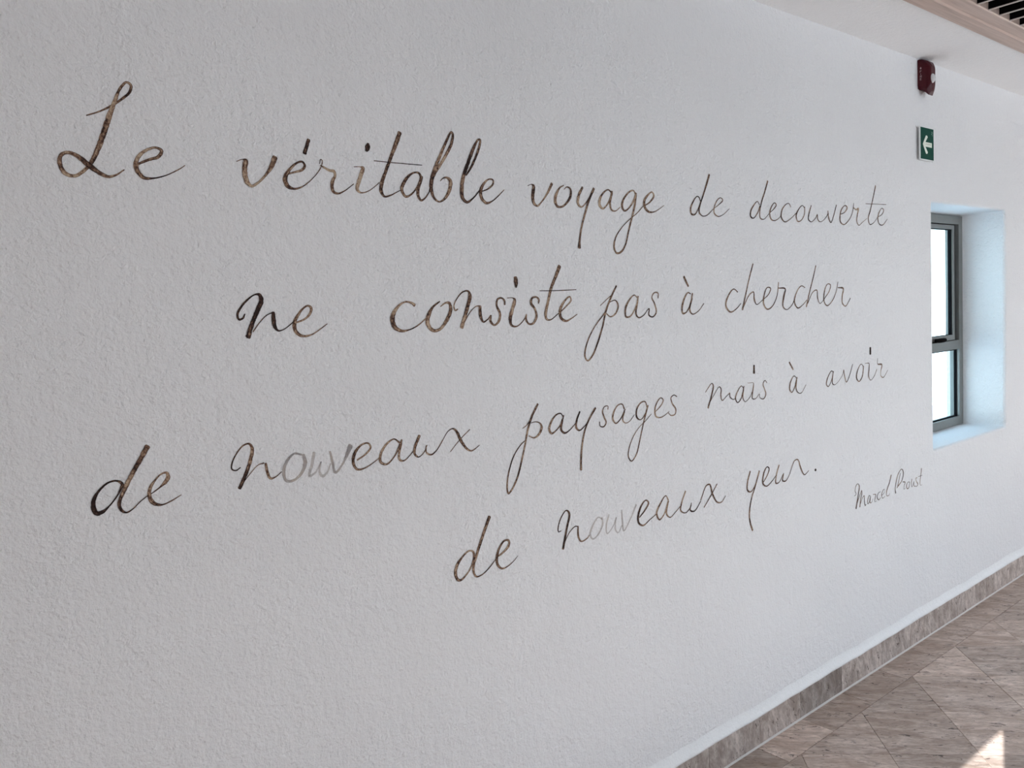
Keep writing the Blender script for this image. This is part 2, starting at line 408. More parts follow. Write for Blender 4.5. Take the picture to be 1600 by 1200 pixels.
# ---------------------------------------------------------------- window in the deep reveal
FY0, FY1 = 0.213, 0.263
wi = bpy.data.objects.new('window_1', None); C.objects.link(wi); wi.location = (WX0, FY0, WZ0); wi['kind'] = 'structure'
def frame(x0, x1, z0, z1, y0, y1, wl_, wr, wb, wt_, mat, name, par):
    bm = bmesh.new(); b = 0.0012
    box(bm, x0, x0 + wl_, y0, y1, z0, z1, b); box(bm, x1 - wr, x1, y0, y1, z0, z1, b)
    box(bm, x0 + wl_, x1 - wr, y0, y1, z0, z0 + wb, b); box(bm, x0 + wl_, x1 - wr, y0, y1, z1 - wt_, z1, b)
    return link_bm(name, bm, mat, par)
ZM0, ZM1 = 1.287, 1.336
fx0, fx1, fz0, fz1 = WX0 + 0.001, WX1 - 0.001, WZ0 + 0.002, WZ1 - 0.006
fo = frame(fx0, fx1, fz0, fz1, FY0, FY1, 0.046, 0.046, 0.046, 0.044, M['alu'], 'frame', wi)
bxo('transom', (fx0 + 0.046, fx1 - 0.046, FY0 + 0.001, FY1, ZM0, ZM1), M['alu'], wi, bev=0.0012)
# opening sash above the transom
sx0, sx1, sz0, sz1 = fx0 + 0.052, fx1 - 0.088, ZM1 + 0.004, fz1 - 0.049
frame(fx0 + 0.044, fx1 - 0.044, ZM1 - 0.002, fz1 - 0.042, FY0 + 0.022, FY1 - 0.002, 0.03, 0.052, 0.01, 0.025, M['gasket_shade'], 'gasket_shade', wi)  # black ring puts the shade of the frame-to-sash recess into colour
sash = frame(sx0, sx1, sz0, sz1, FY0 + 0.006, FY1 - 0.006, 0.03, 0.024, 0.028, 0.022, M['alu'], 'sash', wi)
frame(sx0 + 0.0295, sx1 - 0.0235, sz0 + 0.0275, sz1 - 0.0215, FY0 + 0.012, FY0 + 0.028, 0.004, 0.009, 0.003, 0.004, M['gasket_shade'], 'glazing_bead', sash)
bxo('glass_pane', (sx0 + 0.028, sx1 - 0.022, FY0 + 0.028, FY0 + 0.034, sz0 + 0.026, sz1 - 0.020), M['glass'], sash)
bxo('glass_pane', (fx0 + 0.044, fx1 - 0.044, FY0 + 0.028, FY0 + 0.034, fz0 + 0.044, ZM0 + 0.002), M['glass'], wi)
frame(fx0 + 0.0455, fx1 - 0.0455, fz0 + 0.0455, ZM0, FY0 + 0.014, FY0 + 0.028, 0.007, 0.007, 0.006, 0.006, M['gasket_shade'], 'glazing_bead', wi)
bm = bmesh.new()
r = bmesh.ops.create_uvsphere(bm, u_segments=16, v_segments=8, radius=1.0)
for v in bm.verts:
    x = v.co.x; v.co = Vector((4.425 + max(-0.6, min(0.6, x)) * 0.075 + x * 0.012, FY0 - 0.018 + v.co.y * 0.008, ZM1 + 0.012 + v.co.z * 0.012))
link_bm('latch_handle', bm, M['black'], wi, smooth=True)
bxo('latch_mount', (4.40, 4.43, FY0 - 0.012, FY0 + 0.008, ZM1 + 0.004, ZM1 + 0.020), M['black'], wi, bev=0.002)

# ---------------------------------------------------------------- outside
bxo('terrace', (-30, 30, -40, OPP - TH, -0.25, -0.02), M['paving'], kind='structure')
bxo('courtyard', (-30, 40, WT, 30, -0.45, -0.25), M['building'], kind='structure')
bxo('wall_outside', (-20, 40, 14.0, 14.4, -0.25, 2.0), M['building'], kind='structure')

# ---------------------------------------------------------------- exit sign
SX0, SX1, SZ0, SZ1 = 3.717, 3.853, 2.189, 2.334
sg = thing('exit_sign', 'green square exit sign with white left-pointing arrow, mounted on the wall over the window', 'sign', (SX0, -0.01, SZ0))
bxo('back_plate', (SX0, SX1, -0.0165, -0.010, SZ0, SZ1), M['white_pl'], sg, bev=0.0008)
bxo('mounting_block', (SX0 + 0.04, SX1 - 0.04, -0.0101, 0.0, SZ0 + 0.04, SZ1 - 0.04), M['white_pl'], sg)
face = bxo('green_face', (SX0 + 0.004, SX1 - 0.004, -0.0174, -0.0165, SZ0 + 0.004, SZ1 - 0.004), M['green'], sg)
def S(u, v): return (SX0 + u * (SX1 - SX0), SZ0 + v * (SZ1 - SZ0))
bm = bmesh.new()
arr = [(0.17, 0.475), (0.40, 0.745), (0.485, 0.745), (0.53, 0.70), (0.36, 0.545), (0.83, 0.545), (0.83, 0.405), (0.36, 0.405), (0.53, 0.245), (0.485, 0.195), (0.40, 0.195)]
poly_prism(bm, [S(*p) for p in arr], -0.0180, -0.0173)
link_bm('arrow', bm, M['arrow'], sg)
bm = bmesh.new()
for (u, v, du, dv) in ((0.80, 0.80, 0.035, 0.04), (0.86, 0.82, 0.035, 0.05), (0.80, 0.87, 0.09, 0.018), (0.86, 0.76, 0.03, 0.04)):
    x, z = S(u, v); box(bm, x, x + du * 0.136, -0.0179, -0.0173, z, z + dv * 0.145)
link_bm('corner_mark', bm, M['mark_green'] if 'mark_green' in M else plain('pale_green_mark', (0.10, 0.24, 0.19), 0.5), sg)
bm = bmesh.new()
for q in range(8):
    x, z = S(0.38 + 0.05 * q, 0.468 + 0.012 * (q % 2)); box(bm, x, x + 0.004, -0.0183, -0.0179, z, z + 0.004)
link_bm('fine_print', bm, plain('grey_print', (0.52, 0.50, 0.46), 0.6), sg)

# ---------------------------------------------------------------- red alarm sounder
al = thing('fire_alarm', 'dark red wall sounder alarm with clear flash lens tucked under the ceiling', 'alarm', (3.79, 0.0, 2.50))
def sec(y, x0, x1, z0, z1, c, ct):
    return [(x0 + c, y, z0), (x1 - c, y, z0), (x1, y, z0 + c * 1.3), (x1, y, z1 - ct), (x1 - ct, y, z1), (x0 + ct, y, z1), (x0, y, z1 - ct), (x0, y, z0 + c * 1.3)]
bm = bmesh.new(); rs = []
for a in ((0.0, 3.733, 3.826, 2.494, 2.624, 0.012, 0.006), (-0.018, 3.733, 3.826, 2.490, 2.621, 0.012, 0.006), (-0.038, 3.736, 3.812, 2.466, 2.611, 0.018, 0.010), (-0.047, 3.742, 3.800, 2.480, 2.600, 0.018, 0.012), (-0.052, 3.750, 3.790, 2.498, 2.590, 0.012, 0.010)):
    rs.append([bm.verts.new(p) for p in sec(*a)])
for a, b in zip(rs, rs[1:]): bridge(bm, a, b)
bm.faces.new(rs[0]); bm.faces.new(rs[-1]); bmesh.ops.recalc_face_normals(bm, faces=bm.faces[:])
es = [e for e in bm.edges]; bmesh.ops.bevel(bm, geom=es, offset=0.0015, segments=2, affect='EDGES')
body = link_bm('housing', bm, M['red'], al)
bxo('base_plate', (3.735, 3.824, -0.004, -0.0, 2.497, 2.622), M['red_dark'], al, bev=0.001)
# flash lens dome on the front
bm = bmesh.new(); bmesh.ops.create_uvsphere(bm, u_segments=20, v_segments=12, radius=1.0)
for v in bm.verts: v.co = Vector((3.762 + v.co.x * 0.014, -0.050 + v.co.y * 0.014, 2.535 + v.co.z * 0.021))
link_bm('flash_lens', bm, M['lens'], al, smooth=True)
# raised lettering FIRE read up the flank, with a small flame mark above it
def seg_letters(bm, word, z0, hh, y0, ww, x):
    G = {'F': [(0, 0, 0, 1), (0, 1, 1, 1), (0, .5, .8, .5)], 'I': [(.5, 0, .5, 1)], 'R': [(0, 0, 0, 1), (0, 1, 1, 1), (1, 1, 1, .5), (1, .5, 0, .5), (.4, .5, 1, 0)], 'E': [(0, 0, 0, 1), (0, 1, 1, 1), (0, .5, .8, .5), (0, 0, 1, 0)]}
    for i, ch in enumerate(word):
        z = z0 - i * hh * 1.45
        for (a, b, c, d) in G[ch]:
            ya_, yb_ = y0 - a * ww, y0 - c * ww; za, zb = z + b * hh, z + d * hh; t = 0.0006
            L = math.hypot(yb_ - ya_, zb - za); ny, nz = -(zb - za) / L * t, (yb_ - ya_) / L * t
            q = [(ya_ - ny, za - nz), (yb_ - ny, zb - nz), (yb_ + ny, zb + nz), (ya_ + ny, za + nz)]
            f0 = [bm.verts.new((x, yy, zz)) for yy, zz in q]; f1 = [bm.verts.new((x + 0.001, yy, zz)) for yy, zz in q]
            bm.faces.new(f0); bm.faces.new(f1[::-1])
            for k in range(4): bm.faces.new((f0[k], f1[k], f1[(k + 1) % 4], f0[(k + 1) % 4]))
bm = bmesh.new(); seg_letters(bm, 'FIRE', 2.565, 0.0075, -0.0115, 0.0065, 3.7324); bmesh.ops.recalc_face_normals(bm, faces=bm.faces[:])
link_bm('raised_lettering', bm, M['mark'], al)
bm = bmesh.new(); bmesh.ops.create_icosphere(bm, subdivisions=2, radius=1.0)
for v in bm.verts: v.co = Vector((3.7327 + v.co.x * 0.0006, -0.0147 + v.co.y * 0.0028 * (1.0 - 0.4 * v.co.z), 2.583 + v.co.z * 0.0048))
link_bm('flame_mark', bm, M['mark'], al)

# ---------------------------------------------------------------- handwriting on the wall
INK = [
 ('Q', 'Le', [
  [(0.45, 1, '3701,19999,24 3909,20088,28 4124,20212,39 4347,20382,43 4485,20521,51 4517,20647,54 4447,20693,45 4309,20542,50 4205,20309,70 4088,20033,94 3904,19555,97 3718,19168,77 3573,18995,58 3405,18886,63 3253,18929,75 3187,19095,79 3223,19246,66 3344,19299,64 3477,19253,82 3662,19099,101 3813,18979,83 3971,18913,59 4098,18944,37 4265,19060,20')],
  [(0.5, 1, '4520,19187,46 4723,19282,51 4905,19354,63 4971,19473,65 4875,19522,46 4741,19487,51 4579,19372,65 4483,19207,83 4498,19050,88 4607,18934,72 4759,18933,36 4986,18994,22 5294,19154,20 5392,19226,9')],
 ]),
 ('Q', 'véritable', [
  [(0.3, 1, '6438,19387,9 6563,19436,15 6625,19412,106 6602,19293,112 6593,19116,112 6627,18982,103 6712,18904,60 6852,18976,47 7032,19146,53 7174,19336,94 7274,19533,123')],
  [(0.5, 1, '7505,19199,31 7706,19264,43 7865,19316,59 7940,19414,57 7890,19492,44 7789,19474,43 7602,19327,63 7466,19116,104 7497,18966,102 7634,18903,54 7814,18944,32 7978,19047,20 8197,19247,18 8325,19422,21 8363,19550,19 8326,19582,16 8291,19482,17')],
  [(0.9, 11, '8074,19978,85 8017,19830,80 7957,19681,97')],
  [(0.35, 1, '8305,19452,18 8393,19411,45 8528,19354,58 8632,19340,67 8649,19257,64 8565,19084,87 8575,18905,73 8689,18859,46 8848,18921,25 9102,19096,19')],
  [(0.3, 1, '9132,19479,13 9291,19491,17 9363,19468,86 9317,19346,97 9222,19125,93 9179,18983,80 9259,18912,40 9461,18955,21 9698,19111,19 9766,19170,22')],
  [(1, 11, '9543,20033,58 9524,19949,131 9480,19865,73')],
  [(0.6, 1, '10412,20368,107 10287,20102,111 10103,19733,86 9950,19413,81 9828,19141,97 9803,18986,94 9883,18858,52 10040,18889,35 10202,18964,22 10352,19039,18'),
   (0.7, 1, '9664,19658,18 10072,19653,20 10977,19656,21')],
  [(0.5, 1, '10940,19347,78 10880,19456,58 10772,19471,40 10605,19392,59 10431,19201,91 10366,19040,86 10461,18888,64 10598,18930,45 10771,19086,42 10891,19230,85 10943,19381,94'),
   (0.5, 1, '10908,19276,87 10833,19113,90 10814,18930,83 10888,18820,58 11002,18871,38 11169,19064,22')],
  [(0.5, 1, '11139,19039,24 11324,19476,82 11511,19708,79 11732,20004,81 11895,20274,81 11940,20488,70 11899,20530,51 11788,20380,66 11559,19989,77 11364,19628,99 11227,19297,113 11211,19066,97 11282,18885,67 11418,18811,42 11595,18901,64 11757,19144,103 11785,19333,107 11689,19408,55 11573,19389,32 11482,19313,19')],
  [(0.7, 1, '12282,19507,41 12446,19709,58 12616,19984,66 12759,20283,74 12785,20429,57 12723,20423,50 12572,20218,86 12364,19821,99 12189,19453,101 12124,19165,118 12137,18929,102 12265,18840,71 12453,18945,40 12680,19150,31')],
  [(0.5, 1, '12677,19113,24 12963,19214,39 13128,19346,55 13135,19444,48 13011,19460,38 12848,19353,63 12728,19176,100 12730,18984,99 12875,18850,72 13066,18903,34 13265,19036,31 13485,19215,21')],
 ]),
 ('Q', 'voyage', [
  [(0.5, 1, '14311,19371,19 14441,19417,25 14515,19374,95 14473,19133,111 14486,18943,102 14609,18853,57 14800,18990,43 15012,19226,68 15183,19479,93')],
  [(0.45, 1, '15631,19464,27 15468,19382,51 15320,19178,98 15278,19014,108 15345,18880,78 15502,18867,59 15691,18968,59 15865,19175,86 15878,19373,64 15743,19425,33 15633,19353,21')],
  [(0.45, 1, '16350,19451,75 16178,19191,96 16146,18989,94 16268,18901,47 16441,19003,38 16594,19162,40'),
   (0.55, 1, '16805,19444,86 16591,19111,78 16398,18698,71 16230,18289,64 16147,17951,74 16116,17756,112')],
  [(0.4, 1, '17543,19367,58 17397,19444,42 17218,19366,54 17042,19168,89 17012,18996,108 17139,18892,62 17321,19010,49 17484,19225,72 17556,19402,76'),
   (0.4, 1, '17554,19367,77 17449,19051,80 17503,18873,63 17664,18845,35 17877,18966,26')],
  [(0.45, 1, '18583,19371,68 18483,19482,47 18322,19445,54 18047,19219,70 17956,19004,94 18052,18868,59 18240,18947,48 18464,19169,63 18596,19407,77'),
   (0.5, 1, '18592,19353,83 18497,18993,81 18384,18704,70 18200,18273,60 18046,17880,57 17851,17665,64 17642,17621,61 17548,17767,72 17616,18048,47 17865,18334,33 18274,18630,28 18604,18820,28 18944,19085,29')],
  [(0.4, 1, '18942,19049,31 19224,19188,50 19401,19379,74 19324,19483,45 19154,19402,58 18950,19193,100 18967,19014,105 19124,18887,72 19373,18887,36 19660,19001,23 19859,19105,20')],
 ]),
 ('Q', 'de', [
  [(0.7, 1, '21686,19340,47 21621,19445,41 21517,19470,33 21298,19277,52 21168,19056,74 21208,18898,68 21382,18892,49 21590,19118,42 21722,19341,44'),
   (0.7, 1, '22196,20209,85 22035,19883,77 21838,19522,57 21642,19163,59 21610,18966,55 21767,18854,32 22020,18894,28 22357,19107,21')],
  [(0.5, 1, '22380,19117,20 22697,19278,31 22891,19421,42 22782,19492,27 22593,19407,40 22411,19154,54 22402,18976,61 22603,18872,36 22905,18951,24 23232,19145,21')],
 ]),
 ('Q', 'decouverte', [
  [(0.6, 1, '25009,19362,42 24891,19474,28 24681,19347,49 24467,19104,65 24460,18941,66 24619,18886,39 24872,19074,45 25032,19316,50'),
   (0.6, 1, '25548,20218,76 25364,19852,67 25138,19462,60 25015,19127,57 25030,18915,51 25235,18866,25 25581,19078,23')],
  [(0.5, 1, '25608,19103,22 25887,19259,36 26049,19410,50 25940,19477,29 25763,19349,48 25625,19104,67 25700,18891,54 25955,18852,29 26265,18984,23 26356,19085,28')],
  [(0.5, 1, '26990,19380,44 26861,19496,31 26636,19437,35 26407,19232,61 26352,18987,68 26565,18824,40 26927,18935,28 27344,19172,24')],
  [(0.5, 1, '27908,19395,39 27771,19464,30 27534,19329,48 27340,19073,71 27423,18877,51 27655,18910,36 27897,19144,50 27927,19421,56')],
  [(0.6, 1, '28383,19492,51 28229,19208,62 28173,18978,64 28359,18883,30 28653,19021,33 28804,19179,38'),
   (0.6, 1, '28804,19179,48 28845,18976,50 29037,18906,26 29440,19101,26 29596,19262,31')],
  [(0.55, 1, '29579,19339,60 29639,19056,67 29784,18904,40 29997,19173,44 30217,19602,46')],
  [(0.45, 1, '30462,19244,28 30832,19338,38 31050,19534,62 30894,19607,32 30626,19462,48 30481,19192,71 30504,18954,63 30762,18856,37 31139,19029,36 31416,19308,36 31533,19582,41 31560,19729,32')],
  [(0.35, 1, '31532,19555,52 31747,19483,50 31935,19518,92 31851,19298,73 31787,19024,65 31946,18866,34 32227,18984,26 32625,19162,20')],
  [(0.6, 1, '33387,20528,74 33164,20016,63 32919,19505,62 32738,19166,67 32845,18937,43 33133,18985,27 33547,19251,23'),
   (0.5, 1, '32531,19753,22 33388,19776,22 34273,19800,23')],
  [(0.5, 1, '33547,19251,25 33903,19377,37 34063,19553,60 33911,19631,30 33670,19452,56 33545,19195,70 33656,18974,49 33950,18938,37 34376,19196,23')],
 ]),
 ('Q', 'ne', [
  [(0.95, 1, '6354,16261,28 6306,16177,43 6224,16153,45 6197,16247,52 6291,16412,47 6450,16567,39 6602,16657,32 6695,16651,71 6734,16549,99 6638,16340,102 6527,16124,97 6439,15927,101 6386,15780,114'),
   (0.6, 1, '6497,15884,24 6681,16097,20 6816,16213,20 6948,16268,24'),
   (0.85, 1, '6969,16272,72 6970,16145,94 6987,15961,81 7056,15879,37 7176,15900,21 7360,16015,21 7419,16064,21')],
  [(0.35, 1, '7494,16036,37 7701,16115,46 7824,16236,61 7843,16340,64 7779,16388,42 7675,16346,42 7553,16225,60 7439,16042,87 7437,15876,88 7539,15756,69 7671,15728,50 7832,15761,34 7999,15847,26 8206,15976,20')],
 ]),
 ('Q', 'consiste', [
  [(0.35, 1, '10523,16311,85 10427,16375,56 10249,16396,43 10027,16266,77 9888,16045,131 9924,15832,122 10092,15718,74 10307,15728,37 10567,15817,32 10857,16005,30')],
  [(0.4, 1, '11261,16382,30 11043,16248,61 10897,16035,116 10865,15849,118 11003,15686,91 11192,15692,73 11438,15918,101 11572,16167,100 11545,16326,80 11430,16342,45 11271,16256,23')],
  [(0.45, 1, '11788,16175,33 11708,16146,42 11676,16259,35 11788,16447,32 11977,16602,36 12138,16615,48 12190,16501,104 12089,16213,109 11969,15927,108 11874,15712,116'),
   (0.5, 1, '11940,15799,30 12160,16081,26 12353,16221,24 12464,16233,39'),
   (0.5, 1, '12488,16226,82 12491,15971,98 12571,15820,47 12743,15894,31')],
  [(0.5, 1, '12730,15895,26 12832,15973,44 12802,15842,82 12920,15721,53 13076,15814,71 13132,16012,77 13039,16215,68 13072,16380,54 13203,16416,47 13305,16340,58 13307,16240,52')],
  [(0.45, 1, '13396,16411,20 13592,16406,28 13654,16347,96 13549,16097,111 13468,15864,113 13500,15693,70 13674,15651,35 13930,15810,31 14039,15960,33')],
  [(0.7, 11, '13717,16943,124 13730,16818,141 13721,16683,53')],
  [(0.5, 1, '14029,15943,45 14012,15824,71 14103,15699,51 14263,15709,62 14391,15894,82 14335,16104,70 14221,16245,81 14262,16382,62 14424,16405,49 14503,16341,54 14487,16237,37')],
  [(0.4, 1, '15328,17238,125 15165,16957,107 14978,16644,99 14835,16262,92 14730,15950,103 14757,15799,66 14898,15775,36 15195,15933,27'),
   (0.6, 1, '14551,16575,21 15188,16569,25 15925,16580,22')],
  [(0.35, 1, '15204,15925,28 15499,16118,41 15707,16290,55 15664,16388,43 15486,16296,59 15275,16036,103 15285,15823,99 15473,15715,65 15674,15771,34 15922,15887,24')],
 ]),
 ('Q', 'pas', [
  [(0.5, 1, '17572,16658,61 17344,16353,68 17097,15949,70 16923,15494,63 16674,14996,62 16437,14655,58 16252,14542,45 16154,14675,56 16246,15023,47 16558,15461,38 17019,15875,38 17137,15999,32'),
   (0.5, 1, '16865,16100,23 17269,16344,29 17384,16393,28'),
   (0.45, 1, '17260,16190,26 17502,16235,32 17614,16086,60 17502,15856,52 17271,15762,36 17107,15856,29')],
  [(0.4, 1, '18453,16298,37 18339,16370,37 18137,16254,53 17927,15971,74 17936,15735,59 18147,15753,44 18443,16113,51 18510,16324,62'),
   (0.4, 1, '18488,16218,62 18385,15796,63 18497,15685,43 18741,15756,30 18885,15885,27')],
  [(0.5, 1, '18868,15874,24 18994,15935,43 18967,15747,52 19142,15680,39 19315,15815,57 19248,16089,55 19136,16281,49 19267,16424,35 19431,16399,43 19423,16257,41')],
 ]),
 ('Q', 'à', [
  [(0.35, 11, '20716,16897,88 20922,16591,73')],
  [(0.55, 1, '21025,16346,36 20893,16388,44 20706,16213,72 20576,15936,78 20592,15739,64 20770,15760,42 21028,16063,58 21116,16355,70'),
   (0.55, 1, '21090,16203,69 20953,15839,72 21080,15692,40 21404,15783,27 21693,16014,30')],
 ]),
 ('Q', 'chercher', [
  [(0.4, 1, '23582,16348,41 23355,16454,37 23046,16241,59 22882,15919,78 23118,15685,56 23473,15780,35 23736,15952,31')],
  [(0.5, 1, '24526,17306,58 24295,16850,59 24061,16307,59 23828,15738,79'),
   (0.5, 1, '23883,15827,44 24266,16242,41 24512,16328,45 24543,16082,71 24672,15893,31 25055,16037,28')],
  [(0.5, 1, '25055,16037,30 25447,16245,42 25565,16431,52 25347,16466,36 25173,16252,62 25103,15911,74 25312,15704,52 25648,15800,42 25943,16139,42 26078,16643,44')],
  [(0.6, 1, '26069,16440,38 26501,16394,64 26397,16128,90 26325,15778,66 26550,15642,32 26906,15791,34 27091,15981,39')],
  [(0.4, 1, '27829,16422,36 27589,16491,35 27282,16301,50 27088,15916,71 27292,15681,47 27682,15800,31 27933,15957,35')],
  [(0.5, 1, '28628,17242,58 28396,16744,58 28128,16217,58 27898,15707,70'),
   (0.5, 1, '27989,15823,41 28377,16245,36 28668,16306,46 28707,16003,60 28864,15797,27 29217,15976,26')],
  [(0.4, 1, '29218,15990,39 29593,16287,43 29666,16491,47 29445,16529,33 29229,16295,61 29162,15889,63 29375,15699,41 29775,15872,39 30094,16243,36 30228,16599,38')],
  [(0.45, 1, '30220,16379,35 30638,16329,75 30547,16059,67 30537,15781,61 30778,15633,39 31177,15938,31')],
 ]),
 ('R', 'de', [
  [(1, 1, '3720,13082,61 3709,13146,61 3657,13194,44 3588,13214,34 3460,13190,37 3313,13078,44 3211,12929,71 3185,12782,86 3229,12659,92 3318,12657,77 3420,12721,34 3541,12837,27 3636,12958,33 3704,13085,53'),
   (0.6, 1, '4225,13782,106 4089,13567,94 3957,13369,90 3840,13186,84 3739,13002,83 3671,12874,67 3633,12757,64 3664,12627,53 3745,12572,34 3863,12619,24 4004,12734,19 4158,12831,19')],
  [(0.35, 1, '4158,12824,22 4266,12875,22 4407,12961,35 4504,13040,80 4557,13127,79 4534,13214,52 4427,13200,32 4315,13105,38 4215,12979,67 4180,12827,73 4220,12693,81 4303,12622,64 4421,12599,29 4577,12642,26 4776,12726,15')],
 ]),
 ('R', 'nouveaux', [
  [(0.6, 1, '6001,13080,22 5909,13034,28 5824,13073,30 5834,13195,32 5937,13373,29 6092,13528,33 6219,13552,42 6283,13447,72 6227,13205,81 6094,12904,81 5949,12651,81'),
   (0.5, 1, '5989,12708,19 6185,12907,19 6380,13073,19 6511,13096,29'),
   (0.5, 1, '6547,13083,51 6577,12860,65 6631,12742,49 6745,12759,27 6884,12846,19')],
  [(0.3, 0.45, '7373,13147,44 7201,13195,46 7015,13046,70 6930,12838,76 6964,12648,65 7096,12607,61 7298,12703,64 7435,12943,96 7412,13141,70')],
  [(0.2, 0.32, '7671,13151,73 7590,12881,73 7512,12649,61 7656,12700,41 7815,12921,33'),
   (0.2, 0.32, '7815,12921,33 7757,12702,56 7830,12595,67 7937,12654,50 8043,12847,34')],
  [(0.35, 0.45, '8047,13114,56 8096,12839,64 8141,12620,61 8344,12799,51 8564,13173,129')],
  [(0.4, 1, '8709,12820,37 8935,12923,43 9077,13060,49 9019,13167,39 8843,13153,46 8657,12985,78 8605,12758,76 8693,12607,54 8866,12599,36 9093,12681,25 9303,12788,21')],
  [(0.4, 1, '9851,13070,49 9719,13169,32 9506,13079,53 9331,12864,73 9317,12678,67 9470,12602,50 9688,12750,36 9869,13007,65 9925,13121,47'),
   (0.5, 1, '9905,13042,56 9818,12750,65 9842,12645,58 9957,12615,34 10131,12723,23 10233,12811,23')],
  [(0.35, 1, '10427,13154,77 10288,12906,77 10261,12737,64 10365,12638,33 10543,12744,24 10627,12890,24'),
   (0.5, 1, '10602,12881,24 10599,12715,45 10732,12641,42 10886,12715,29 11105,12957,25')],
  [(0.55, 1, '11105,12957,20 11271,13146,24 11428,13198,34 11550,13088,75 11640,12883,86 11807,12644,64 11960,12556,40 12226,12662,19'),
   (0.5, 1, '11946,13109,24 11614,12887,24 11311,12631,20')],
 ]),
 ('R', 'paysages', [
  [(0.5, 1, '14279,13502,75 14065,13223,75 13892,12884,68 13759,12476,60 13628,12102,59 13426,11612,59 13242,11350,57 13089,11241,57 13062,11447,49 13149,11820,42 13341,12211,37 13589,12467,31 13765,12573,26'),
   (0.5, 1, '13694,12909,18 13834,12973,27 13971,13103,28'),
   (0.4, 1, '13996,13018,20 14161,13031,26 14310,12979,42 14377,12871,79 14291,12699,74 14097,12600,40 13900,12679,26')],
  [(0.55, 1, '15189,13056,39 15104,13151,34 14920,13122,46 14728,12943,69 14649,12752,80 14730,12634,60 14915,12701,40 15133,12893,44 15214,13080,46'),
   (0.7, 1, '15160,12958,74 15097,12694,80 15228,12581,54 15441,12649,32 15678,12818,25')],
  [(0.8, 1, '15849,13115,55 15716,12889,66 15679,12687,73 15791,12579,49 16013,12679,33 16175,12798,34'),
   (0.55, 1, '16481,13147,72 16271,12926,64 16059,12638,62 15915,12274,63 15828,11869,67 15791,11439,86')],
  [(0.5, 1, '17000,13053,41 17006,13141,30 16854,13141,33 16771,13008,50 16835,12823,56 16901,12673,51 16794,12562,39 16646,12598,32 16628,12724,39')],
  [(0.4, 1, '17694,12992,57 17624,13127,38 17441,13129,41 17250,12953,59 17186,12745,70 17305,12594,43 17520,12704,37 17735,12969,49'),
   (0.4, 1, '17701,12919,63 17611,12657,52 17721,12552,29 17909,12584,26 18133,12758,23')],
  [(0.5, 1, '18718,12932,51 18644,13096,40 18451,13091,43 18250,12910,63 18236,12673,60 18394,12568,31 18622,12719,40 18764,12964,64'),
   (0.45, 1, '18727,12893,65 18523,12434,49 18330,11939,43 18142,11520,47 17917,11362,37 17793,11536,42 17864,11820,37 18069,12122,30 18326,12347,23 18610,12497,23 18899,12687,19')],
  [(0.3, 1, '19070,12723,28 19365,12897,39 19488,13054,46 19378,13142,32 19170,12994,47 19073,12779,62 19119,12585,53 19344,12528,35 19578,12588,26 19757,12670,18')],
  [(0.4, 1, '20165,13098,32 20020,13163,31 19869,13090,46 19918,12912,52 20084,12701,55 20046,12552,45 19838,12530,34 19714,12629,26')],
 ]),
 ('R', 'mais', [
  [(0.5, 1, '21630,13088,23 21809,13241,34 21987,13353,31 22066,13259,63 21969,12990,61 21739,12551,67'),
   (0.5, 1, '21816,12705,24 22107,12975,24 22385,13199,30 22480,13111,48 22455,12896,56 22518,12725,35 22774,12842,27 22959,12932,33'),
   (0.5, 1, '22959,12932,36 22967,12800,43 23130,12694,27 23277,12701,18')],
  [(0.55, 1, '23740,13033,32 23632,13110,29 23439,12973,46 23278,12723,59 23381,12557,40 23572,12647,40 23736,12943,51 23781,13091,45'),
   (0.4, 1, '23761,12986,53 23708,12678,51 23830,12539,22 24102,12659,25 24305,12887,21')],
  [(0.4, 1, '24012,13173,13 24355,13141,24 24351,13041,54 24285,12799,54 24261,12611,38 24445,12578,26 24687,12735,18')],
  [(0.9, 11, '24423,13759,93 24410,13489,108')],
  [(0.45, 1, '25179,13078,35 25063,13171,29 24939,13054,48 25025,12862,51 25097,12670,56 24954,12524,35 24720,12594,28 24702,12711,31')],
 ]),
 ('R', 'à', [
  [(0.3, 11, '26652,13701,69 26897,13411,69')],
  [(0.5, 1, '27100,13092,31 26930,13164,34 26706,12960,64 26636,12704,66 26776,12571,37 26983,12766,48 27144,13097,59'),
   (0.5, 1, '27114,12994,61 27066,12686,59 27182,12530,34 27409,12483,24 27749,12766,22')],
 ]),
 ('R', 'avoir', [
  [(0.55, 1, '29763,13058,35 29621,13131,36 29374,12940,51 29220,12652,57 29359,12538,36 29608,12768,44 29765,13098,56'),
   (0.55, 1, '29711,12961,58 29670,12635,53 29862,12566,25 30446,12897,23 30553,13094,38')],
  [(0.55, 1, '30553,13094,48 30642,12777,55 30756,12586,43 31051,12897,37 31268,13270,38')],
  [(0.55, 1, '32152,13095,33 31944,13217,29 31674,13001,56 31560,12696,71 31763,12519,43 32033,12707,59 32152,13121,63')],
  [(0.5, 1, '32262,13219,16 32616,13191,35 32609,12978,65 32567,12660,62 32725,12485,27 33058,12644,26 33265,12897,29')],
  [(1, 11, '32744,13834,141 32737,13583,141')],
  [(0.35, 0.8, '33356,13351,33 33349,13123,46 33717,13051,81 33619,12786,56 33614,12595,45 33837,12504,40 34245,12789,26')],
 ]),
 ('R_', 'de', [
  [(0.4, 1, '11858,9867,62 11837,9935,52 11777,9985,44 11675,9994,47 11491,9890,55 11317,9723,93 11246,9532,94 11302,9341,76 11399,9306,64 11583,9407,46 11748,9577,47 11838,9766,63 11860,9888,62'),
   (0.45, 1, '12415,10747,102 12265,10476,96 12100,10172,91 11949,9868,85 11842,9639,79 11804,9458,74 11882,9280,49 12063,9277,33 12309,9399,31 12563,9596,26')],
